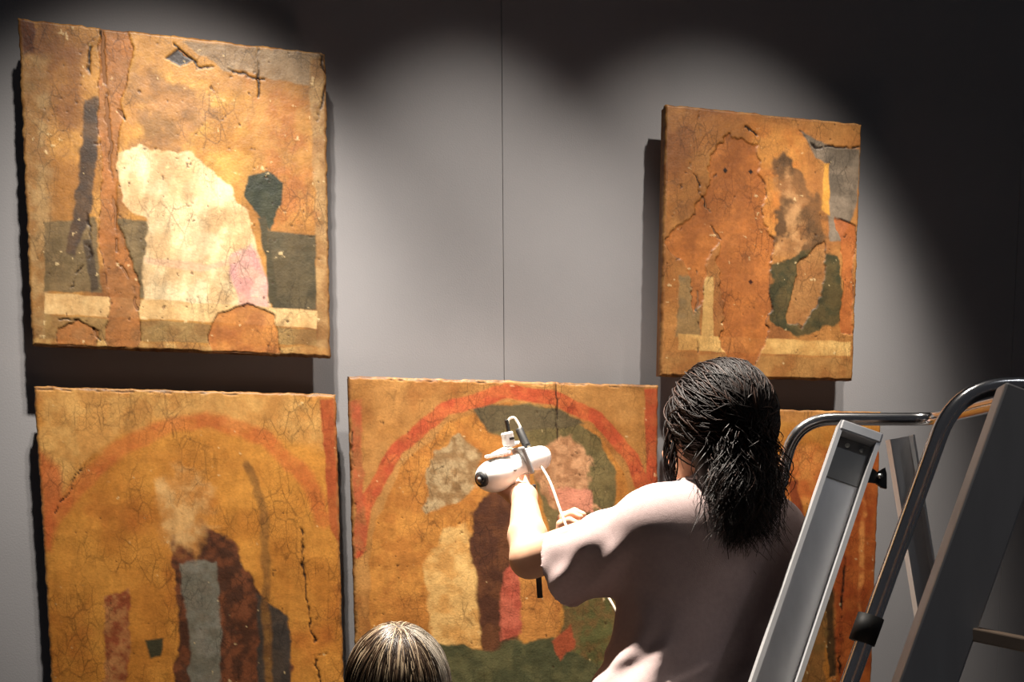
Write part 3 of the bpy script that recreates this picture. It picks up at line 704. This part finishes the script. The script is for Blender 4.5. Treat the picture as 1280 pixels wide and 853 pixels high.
# T-shirt: a thin shell with cut openings and folds
f = Field((.45, -.97, .90), (1.26, -.30, 1.47), .0042)
torso(f, .010)
CUFF = P(704, 706, 1.985)
f.cone(LSH+RD*.02, CUFF+norm(CUFF-LSH)*.03+np.array([0, 0, -.006]), .068, .067, .035)
f.cone(LSH+norm(CUFF-LSH)*.10+np.array([0, 0, -.02]), CUFF+np.array([0, 0, -.035]), .06, .052, .03)
RC = RSH+(REL-RSH)*.62
f.cone(RSH-RD*.02, RC+norm(RC-RSH)*.03, .064, .066, .035)
f.cone(WA-RD*.065+np.array([0, 0, -.02]), HI-RD*.080, .075, .085, .07)
f.cone(HI-RD*.065+FD*.02, PE-RD*.07, .095, .10, .06); f.cone(HI+RD*.07+FD*.02, PE+RD*.08, .095, .10, .06)
g = f.grid()
xr = (g[0]-SC[0])*RD[0]+(g[1]-SC[1])*RD[1]; zz = g[2]-SC[2]; yb = (g[0]-SC[0])*FD[0]+(g[1]-SC[1])*FD[1]
low = np.clip((-.12-zz)/.16, 0, 1); low = low*low*(3-2*low)
ph = zz*46-xr*30+1.6*np.sin(xr*17+zz*6)+.9*np.sin(xr*34+1.3)
ph2 = zz*78-xr*22+2.2*np.sin(xr*13-zz*9+2)
fold = low*(.0055*np.maximum(0, np.sin(ph))**1.6+.004*np.maximum(0, np.sin(ph2))**2)
up_ = np.clip((zz+.26)/.2, 0, 1)*np.clip((.02-zz)/.1, 0, 1)
fold = fold+up_*.0035*np.sin(xr*44+zz*30+2*np.sin(zz*21+yb*8))
# drag folds along the raised sleeve
sl = norm(CUFF-LSH); al = (g[0]-LSH[0])*sl[0]+(g[1]-LSH[1])*sl[1]+(g[2]-LSH[2])*sl[2]
ms = np.clip(al/.05, 0, 1)
fold = fold+ms*.0035*np.sin(al*78+g[2]*55+1.5*np.sin(g[2]*38+al*12))
f.v = f.v-fold.astype(np.float32)
t = .012
f.v = np.maximum(f.v, -(f.v+t))
ca = norm(P(662, 704, 2.03)-LSH)
def cutplane(F_, p, n, near, rad):            # plane cut limited to a ball
    gg = F_.grid(); n = norm(n); d = (gg[0]-p[0])*n[0]+(gg[1]-p[1])*n[1]+(gg[2]-p[2])*n[2]
    b = np.sqrt((gg[0]-near[0])**2+(gg[1]-near[1])**2+(gg[2]-near[2])**2)-rad
    F_.v = np.maximum(F_.v, -np.maximum(-d, b)).astype(np.float32)
cutplane(f, CUFF, norm(ca+np.array([0.12, 0, -.02])), CUFF+ca*.10, .15)
cutplane(f, RC, norm(RC-RSH), RC+norm(RC-RSH)*.09, .13)
na_, nb_ = NECK+np.array([.005, .03, .0]), NECK+np.array([.0, .06, .20]); g = f.grid(); ba = nb_-na_
tt = np.clip(((g[0]-na_[0])*ba[0]+(g[1]-na_[1])*ba[1]+(g[2]-na_[2])*ba[2])/(ba@ba), 0, 1)
dn = np.sqrt((g[0]-na_[0]-tt*ba[0])**2+(g[1]-na_[1]-tt*ba[1])**2+(g[2]-na_[2]-tt*ba[2])**2)-(.082+.018*tt)
rib = Field(f.lo, f.lo+(f.n-1)*f.h, f.h); rib.n = f.n; rib.v = np.maximum(f.v-.0025, np.abs(dn-.004)-.007).astype(np.float32)
V, Q = rib.mesh(); keep(quad_mesh('neckline', relax(V, Q, 2), Q, 'lit_rib'), woman)
f.v = np.maximum(f.v, -dn).astype(np.float32)
f.half(np.array([0, 0, .965]), (0, 0, -1))
V, Q = f.mesh(); V = relax(V, Q, 2, .4)
keep(quad_mesh('t_shirt', V, Q, 'shirt'), woman)
# trousers and shoes (below the frame)
f = Field((.55, -.95, .02), (1.15, -.35, 1.02), .008)
f.cone(PE-RD*.07, PE+RD*.07, .108, .108, .05); f.cone(HI-RD*.06, HI+RD*.06, .096, .096, .06)
FT = []
for s in (-1, 1):
    hp = PE+RD*s*.085+np.array([0, 0, -.03]); kn = np.array([hp[0]+s*.01, hp[1]+.015, .47]); an = np.array([hp[0]+s*.02, hp[1]-.01, .08])
    f.cone(hp, kn, .088, .062, .04); f.cone(kn, an, .062, .048, .02); FT.append(an)
f.half(np.array([0, 0, .07]), (0, 0, -1))
V, Q = f.mesh(); keep(quad_mesh('trousers', relax(V, Q, 2), Q, 'jeans'), woman)
for an in FT:
    f = Field(an-np.array([.09, .14, .10]), an+np.array([.09, .24, .06]), .006)
    f.cone(an+np.array([0, -.03, -.035]), an+np.array([0, .0, .0]), .040, .042, .02); f.cone(an+np.array([0, -.03, -.045]), an+np.array([0, .15, -.05]), .040, .036, .02)
    f.half(np.array([0, 0, .0]), (0, 0, -1)); V, Q = f.mesh(); keep(quad_mesh('shoe', V, Q, 'shoe'), woman)

# hair: a full cap plus wavy strands gathered at the back of the head
def hair_cap(c, R, extra, h=.004, grow=.012):
    L = lambda x, y, z: c+R @ np.array([x, y, z])
    f = Field(c-.23, c+.18, h)
    f.ell(L(0, -.016, .034), np.array([.074, .095, .091])+grow, R, 0)
    for a in extra: f.cone(L(*a[0]), L(*a[1]), a[2], a[3], .03)
    f.ell(L(0, .115, -.050), (.078, .060, .115), R, .012, 'sub')
    return f
def woman_strands(n):
    cp = [(rng.uniform(.008, .014), rng.uniform(1.3, 2.3), rng.uniform(0, 6.3), rng.uniform(0, 6.3), rng.uniform(.10, .18), rng.normal(-.004, .026), rng.normal(-.006, .016)) for _ in range(46)]
    out = np.zeros((n, 34, 3)); G = norm([-.12, -1, -.30]); k = 0
    while k < n:
        v = norm(rng.normal(size=3))
        if v[2] < -.45 or (v[1] > .50 and v[2] < .55) or (v[1] > .25 and v[2] < -.1): continue
        # temple locks hang free, the rest is drawn back
        lock = v[1] > .1 and v[2] < .35 and abs(v[0]) > .55 and rng.random() < .3
        t = np.linspace(0, 1, 34); lift = rng.uniform(.004, .014); pts = []
        Gk = norm(G+rng.normal(size=3)*.24); om = math.acos(np.clip(np.dot(v, Gk), -1, 1)) + 1e-6
        cq = cp[rng.integers(len(cp))]; jt = rng.normal(0, 1, 5)
        amp = cq[0]*(1+.15*jt[0]); fr = cq[1]; ph = cq[2]+.25*jt[1]; ph_b = cq[3]+.25*jt[2]; length = cq[4]+.012*jt[3]
        spread = cq[5]+.005*jt[4]; back = cq[6]+.004*jt[0]; split = .5
        for ti in t:
            if lock:
                q = np.array([.074, .095, .091])*v*(1.12)+np.array([0, -.012, .03])+np.array([.004*math.sin(9*ti+ph)+.012*np.sign(v[0])*math.sin(3*ti), -.02*ti+.004*math.cos(9*ti+ph), -.13*ti])
            elif ti < split:
                a = ti/split; s_ = (math.sin((1-a)*om)*v+math.sin(a*om)*Gk)/math.sin(om); s_ = norm(s_)
                q = s_*(np.array([.074, .095, .091])+lift+.012*math.sin(math.pi*a))+np.array([0, -.016, .034])
                q = q+.002*np.array([math.sin(12*a+ph), 0, math.cos(11*a+ph)])
                last = q
            else:
                a = (ti-split)/(1-split)
                q = last+np.array([spread*a+amp*math.sin(fr*6.28*a+ph)*min(1, a*4), back*a-.012*a+amp*math.sin(fr*6.28*a+ph_b)*min(1, a*4), -length*a])
                q[0] += .004*a
            pts.append(q)
        out[k] = pts; k += 1
    return out
hf = hair_cap(HC, HR, [((-.018, -.062, -.02), (-.014, -.082, -.09), .040, .040), ((-.014, -.082, -.09), (-.012, -.086, -.125), .038, .024), ((-.05, -.066, -.03), (-.045, -.08, -.10), .028, .020), ((.02, -.066, -.03), (.02, -.08, -.09), .028, .020)], grow=.008)
V, Q = hf.mesh(); hair = quad_mesh('hair', relax(V, Q, 2), Q, 'hairblack'); vcol(hair.data, np.tile([.010, .007, .006], (len(V), 1))); keep(hair, woman)
ws_ = woman_strands(3600); ws_ = HC+np.einsum('ij,skj->ski', HR, ws_)
wc = np.array([.012, .008, .007])*rng.uniform(.6, 1.6, (len(ws_), 1))+np.array([.03, .012, .006])*(rng.random((len(ws_), 1)) < .16)
so = strands('hair_strands', ws_, rng.uniform(.0008, .0018, len(ws_)), wc, 'hairblack', woman)
so.parent = hair; so.matrix_parent_inverse = Matrix.Identity(4)
# hair clip at the back
cl = HC+HR @ np.array([.015, -.118, -.030])
keep(oriented_box('hair_clip', cl, HR[:, 0], HR[:, 1], HR[:, 2], .034, .014, .012, 'grey', bevel=.004), woman)

# ---- the person kneeling at the bottom of the frame, seen from behind
KT = P(496, 772, 1.80); KC = KT-np.array([0, 0, .142]); KF = norm([.18, .97, -.08]); KR = basis(KF)
kneel = empty('person', (KC[0], KC[1], 0), 'person with streaked brown hair seen from behind, only the top of the head showing', 'person')
kR = norm([KF[1], -KF[0], 0]); kF = norm([KF[0], KF[1], 0]); kN = KC+np.array([-kF[0]*.03, -kF[1]*.03, -.15]); kS = kN+np.array([0, 0, -.07]); kH = np.array([kS[0], kS[1]-.01, .47])
f = Field((kS[0]-.36, kS[1]-.30, .02), (kS[0]+.36, kS[1]+.45, kN[2]+.12), .008)
kl, kr_ = kS-kR*.165, kS+kR*.165
def ktorso(F_, g):
    F_.cone(kl, kr_, .05+g, .05+g, .03); F_.cone(kS-kR*.06-ez*.12, kS+kR*.06-ez*.12, .095+g, .095+g, .06)
    F_.cone(kS-kR*.05-ez*.26, kS+kR*.05-ez*.26, .092+g, .092+g, .07); F_.cone(kH-kR*.07, kH+kR*.07, .105+g, .105+g, .07)
    F_.cone(kl+kR*.03, kN+ez*.02, .04+g, .045+g, .05); F_.cone(kr_-kR*.03, kN+ez*.02, .04+g, .045+g, .05)
ktorso(f, -.004); f.cone(kN-ez*.02, KC-ez*.05-kF*.02, .055, .05, .03)
arms = []
for s, sh in ((-1, kl), (1, kr_)):
    el = sh+kR*s*.05+kF*.02-ez*.27; wr = kH+kR*s*.11+kF*.15-ez*.00; arms.append((s, sh, el, wr))
    f.cone(sh, el, .046, .036, .03); f.cone(el, wr, .036, .025, .015)
kb = [f.mesh()]
f = Field(KC-.19, KC+.16, .0045); add_head(f, KC, KR, KC+KR @ np.array([0, -.022, -.11])); kb.append(f.mesh())
for s, sh, el, wr in arms:
    f = Field(wr-.14, wr+.14, .0035); d = norm(wr-el+kF*.1-ez*.10); f.cone(wr-norm(wr-el)*.04, wr, .028, .025, .01)
    add_hand(f, wr, d, norm(np.array([0, 0, -1.0])), -s, (10, 18, 12), 2.0); kb.append(f.mesh())
V, Q = join_vq([(relax(v, q, 1), q) for v, q in kb]); keep(quad_mesh('body', V, Q, 'skin'), kneel); face_parts(KC, KR, kneel)
f = Field((kS[0]-.36, kS[1]-.30, .30), (kS[0]+.36, kS[1]+.40, kN[2]+.12), .0065); ktorso(f, .010)
for s, sh, el, wr in arms: f.cone(sh, el, .058, .048, .03); f.cone(el, wr-norm(wr-el)*.03, .047, .036, .02)
f.v = np.maximum(f.v, -(f.v+.009)); f.cone(kN+kF*.01, kN+kF*.03+ez*.2, .068, .08, .006, 'sub'); f.half(np.array([0, 0, .42]), (0, 0, -1))
V, Q = f.mesh(); keep(quad_mesh('jumper', relax(V, Q, 2), Q, 'jumper'), kneel)
f = Field((kS[0]-.40, kS[1]-.62, .0), (kS[0]+.40, kS[1]+.40, .62), .008); f.cone(kH-kR*.07, kH+kR*.07, .112, .112, .05)
ks_ = []
for s in (-1, 1):
    kn = np.array([kH[0], kH[1], 0])+kR*s*.12+kF*.10+ez*.07; an = kn-kF*.40-ez*.01; f.cone(kH+kR*s*.085-ez*.02, kn, .092, .066, .05); f.cone(kn, an, .064, .044, .03); ks_.append(an)
V, Q = f.mesh(); keep(quad_mesh('trousers', relax(V, Q, 2), Q, 'jeans'), kneel)
for an in ks_:
    f = Field(an-.20, an+.16, .006); a0 = np.array([an[0], an[1], .065]); f.cone(a0, a0-kF*.06, .042, .038, .02); f.cone(a0-kF*.05+ez*.0, a0-kF*.11-ez*.02, .038, .034, .02)
    f.half(np.array([0, 0, .0]), (0, 0, -1)); V, Q = f.mesh(); keep(quad_mesh('shoe', V, Q, 'shoe'), kneel)
hf = hair_cap(KC, KR, [((0, -.04, -.02), (0, -.045, -.17), .088, .070), ((.045, -.02, -.02), (.05, -.02, -.16), .05, .04), ((-.045, -.02, -.02), (-.05, -.02, -.16), .05, .04)], grow=.004)
V, Q = hf.mesh(); kh = quad_mesh('hair', relax(V, Q, 2), Q, 'hairbrown'); vcol(kh.data, np.tile([.030, .019, .012], (len(V), 1))); keep(kh, kneel)
def straight_strands(n):
    K = 30; out = np.zeros((n, K, 3)); cr0 = norm([0.04, -.30, .95]); k = 0
    while k < n:
        az = rng.uniform(-math.pi, math.pi)                       # 0 = towards the face
        front = abs(az) < .75
        cr = norm(cr0+rng.normal(size=3)*.07); e = norm([math.sin(az), math.cos(az), -.12 if not front else .28])
        om = math.acos(np.clip(np.dot(cr, e), -1, 1))+1e-6; lift = rng.uniform(.005, .018); ln = rng.uniform(.13, .19); jit = rng.normal(0, .006, 2); ph = rng.uniform(0, 6.3)
        pts = []; last = None; sp = .58
        for t in np.linspace(0, 1, K):
            if t < sp or front:
                a = t/sp if not front else t
                s_ = norm((math.sin((1-a)*om)*cr+math.sin(a*om)*e)/math.sin(om)); q = s_*(np.array([.074, .095, .091])+lift*(.35+.65*a))+np.array([0, -.016, .034]); last = q
                q = q+.0015*np.array([math.sin(7*a+ph), math.cos(6*a+ph), 0])
            else:
                a = (t-sp)/(1-sp); q = last+np.array([jit[0]*a-.10*last[0]*a*a, jit[1]*a-.10*last[1]*a*a, -ln*a])
            pts.append(q)
        out[k] = pts; k += 1
    return out
ks = straight_strands(2800); ks = KC+np.einsum('ij,skj->ski', KR, ks)
pick = rng.random(len(ks)); kc = np.where((pick < .42)[:, None], [.035, .021, .013], np.where((pick < .70)[:, None], [.12, .075, .045], [.42, .32, .21]))*rng.uniform(.75, 1.25, (len(ks), 1))
loc = np.einsum('ji,skj->ski', KR, ks-KC)[:, 14]; grey = (loc[:, 0] > .050) & (loc[:, 1] > -.085) & (loc[:, 1] < .03)
kc[grey] = np.array([.62, .55, .46])*rng.uniform(.7, 1.1, (grey.sum(), 1))
so = strands('hair_strands', ks, rng.uniform(.0007, .0015, len(ks)), kc, 'hairbrown', kneel)
so.parent = kh; so.matrix_parent_inverse = Matrix.Identity(4)

# ------------------------------------------------------------------ handheld scanner
sx = norm(P(690, 574, 2.24)-P(600, 594, 2.19)); sv = norm(SCN-CAM); sz = norm(ez-sx*np.dot(ez, sx)); sy_ = np.cross(sz, sx)
S = lambda x, y, z: SCN+sx*x+sy_*y+sz*z       # along the body / away from camera / up
scan = empty('handheld_scanner', SCN-sz*.05, 'white handheld scanner with dark round lens held up to the arched panel', 'scanner')
SR = np.stack([sx, sy_, sz], 1)
f = Field(SCN-.14, SCN+.14, .0028)
f.ell(S(-.044, .0, -.008), (.042, .042, .034), SR, 0); f.cone(S(-.03, 0, -.006), S(.058, 0, .004), .032, .024, .012)
f.cone(S(.03, 0, .012), S(.066, .0, .012), .022, .020, .012); f.ell(S(.02, 0, -.022), (.04, .022, .012), SR, .008, 'sub')
V, Q = f.mesh(); keep(quad_mesh('body', relax(V, Q, 1), Q, 'white'), scan)
ld_ = norm(-sx*.92-sy_*.42+sz*.02)            # lens looks to the near end
lc = S(-.077, -.018, -.008)
lr_ = tube('lens_ring', [lc-ld_*.006, lc+ld_*.008], .0160, 'rubber', scan, 24); tube('lens', [lc+ld_*.006, lc+ld_*.0095], .011, 'glass', scan, 24); tube('lens_bezel', [lc+ld_*.008, lc+ld_*.0105], .0055, 'grey', scan, 20)
keep(oriented_box('top_plate', S(-.030, -.004, .034), sx, sy_, sz, .050, .034, .007, 'white', bevel=.003), scan)
keep(oriented_box('top_plate', S(-.008, .002, .043), norm(sx+sz*.25), sy_, norm(sz-sx*.25), .060, .030, .006, 'white', bevel=.0025), scan)
keep(oriented_box('grip_band', S(.022, -.004, .010), norm(sx+sz*.2), sy_, norm(sz-sx*.2), .010, .064, .060, 'grey', bevel=.004), scan)
keep(oriented_box('cable_socket', S(.000, -.002, .060), sx, sy_, sz, .022, .024, .030, 'white', bevel=.004), scan)
keep(oriented_box('socket_slot', S(.004, -.0145, .060), sx, sy_, sz, .010, .002, .005, 'rubber', bevel=0), scan)
keep(oriented_box('clip', P(634.5, 533, 2.21), sx, sy_, sz, .006, .012, .028, 'rubber', bevel=.002), scan)
tube('strain_relief', spline([P(649, 537, 2.205), P(653, 546, 2.20), P(659, 559, 2.195)], 12), .0085, 'rubber', scan, 14)
tube('button', [S(-.010, -.036, -.004), S(-.010, -.029, -.004)], .003, 'grey', scan, 12)
keep(beam('strap_bar', P(666, 606, 2.285), P(675, 748, 2.30), RT, .0125, .006, 'rubber', None, .001), scan)
cab = tube('cable', np.vstack([spline([P(634.5, 531, 2.21), P(637, 524, 2.21), P(643, 523, 2.21), P(649, 532, 2.207), P(656, 548, 2.197), P(664, 566, 2.19), P(674, 580, 2.185), P(688, 604, 2.165), P(703, 646, 2.14),
      P(716, 676, 2.12), P(740, 718, 2.11), P(757, 742, 2.10), P(772, 770, 2.09), P(792, 830, 2.10), P(800, 900, 2.08)], 90)]), .0030, 'cable', None, 10)
cab['label'] = 'pale cable running down from the handheld scanner past the woman'; cab['category'] = 'cable'

# ------------------------------------------------------------------ platform ladder
top_f, low_f = P(1071, 543, 1.82), P(966, 853, 1.715)
def to_floor(a, b): t = a[2]/(a[2]-b[2]); return a+(b-a)*t
ft = to_floor(top_f, low_f)
top_n, low_n = P(1285, 493, 1.30), P(1156, 853, 1.285); fn = to_floor(top_n, low_n)
ladder = empty('platform_ladder', ((ft[0]+fn[0])/2, (ft[1]+fn[1])/2, 0), 'aluminium platform ladder with bent tube handrail beside the woman', 'ladder')
def channel(name, a, b, side, w_, d, t, parent, flip=1, material='alu'):
    h = w_/2; prof = [(-h, 0), (h, 0), (h, d*flip), (h-t, d*flip), (h-t, t*flip), (-h+t, t*flip), (-h+t, d*flip), (-h, d*flip)]
    return extrude_profile(name, prof, a, b, side, material, parent)
z = norm(ft-top_f); xside = norm(RT-z*np.dot(RT, z)); yax = np.cross(z, xside)
flip = 1 if np.dot(yax, FW) < 0 else -1
s1 = channel('stile', top_f, ft, RT, .076, .030, .0075, ladder, flip)
keep(beam('end_cap', top_f-z*.004-FW*.012, top_f+z*.016-FW*.012, RT, .074, .040, 'alu', None, .003), ladder).name = 'end_cap'
keep(beam('dark_reflection_plate', top_f+z*.018-FW*.006, top_f+z*.098-FW*.006, RT, .058, .008, 'grey', None, .001), ladder)  # grey plate added as the dark reflection at the stile top
for s in (-.012, .014):
    tube('rivet', [top_f+z*.03+xside*s-FW*.009, top_f+z*.03+xside*s-FW*.014], .004, 'steel', ladder, 12)
zn = norm(fn-top_n)
beam('stile', top_n, fn, RT, .070, .028, 'alu', ladder, .003)
# rear legs
rt_f, rl_f = P(1122, 548, 1.93), P(1158, 770, 1.96); rf = to_floor(rt_f, rl_f)
channel('rear_leg', rt_f, rf, RT, .046, .024, .004, ladder, flip)
rt_n = P(1345, 500, 1.34); rn_ = np.array([rt_n[0]+(rf-rt_f)[0]*1.0, rt_n[1]+(rf-rt_f)[1], 0.0])
channel('rear_leg', rt_n, rn_, RT, .046, .024, .004, ladder, flip)
# one bent guard rail: far side, across the back, near side
rail = fillet([P(1026, 742, 1.83), P(1030, 742, 2.07), P(960, 672, 2.11), P(994, 524, 2.02), P(1168, 524.5, 2.02), P(1338, 483, 1.475), P(1196, 482, 1.475), P(1062, 853, 1.475), P(1062, 853, 1.475)+norm(P(1062, 853, 1.475)-P(1180, 526, 1.475))*.55],
              (.05, .05, .075, .05, .05, .085, .01), 12)
tube('handrail', rail, .0125, 'tube', ladder, 20)
nt = norm(P(1062, 853, 1.475)-P(1180, 526, 1.475)); ck = P(1083, 787, 1.475)
tube('clamp', [ck-nt*.020, ck+nt*.020], .0185, 'rubber', ladder, 20)
# black hinge bracket with its bolt
bc = P(1099, 596, 1.86)
bp = [(-.020, .020), (-.004, .008), (.010, .016), (.013, .004), (.013, -.022), (.004, -.020), (-.006, -.012), (-.024, -.010)]
V = [bc+RT*a+UP*b+FW*e for e in (-.002, .004) for a, b in bp]; n = len(bp)
hb = mesh('hinge_bracket', V, [tuple(range(n)), tuple(range(2*n-1, n-1, -1))]+[(i, n+i, n+(i+1) % n, (i+1) % n) for i in range(n)], 'black'); keep(hb, ladder)
bo = tube('bolt', [bc-FW*.008, bc-FW*.001], .0045, 'steel', None, 14); bo.parent = hb; bo.matrix_parent_inverse = Matrix.Identity(4)
# cross pieces: visible bar off the near stile, treads and braces lower down
beam('cross_bar', P(1214, 792, 1.29), P(1360, 822, 1.19), UP, .0165, .03, 'tread', ladder, .002)
for zt in (.30, .58, .86):
    a = top_f+(ft-top_f)*((top_f[2]-zt)/top_f[2]); b = top_n+(fn-top_n)*((top_n[2]-zt)/top_n[2]); u = norm(b-a)
    beam('tread', a+u*.04, b-u*.045, norm(np.cross(u, ez)), .085, .026, 'tread', ladder, .003)
for p, q in ((ft, s1), (fn, None), (rf, None), (rn_, None)):
    oriented_box('rubber_foot', p+np.array([0, 0, .012]), ex, ey, ez, .09, .05, .03, 'rubber', ladder, .004)
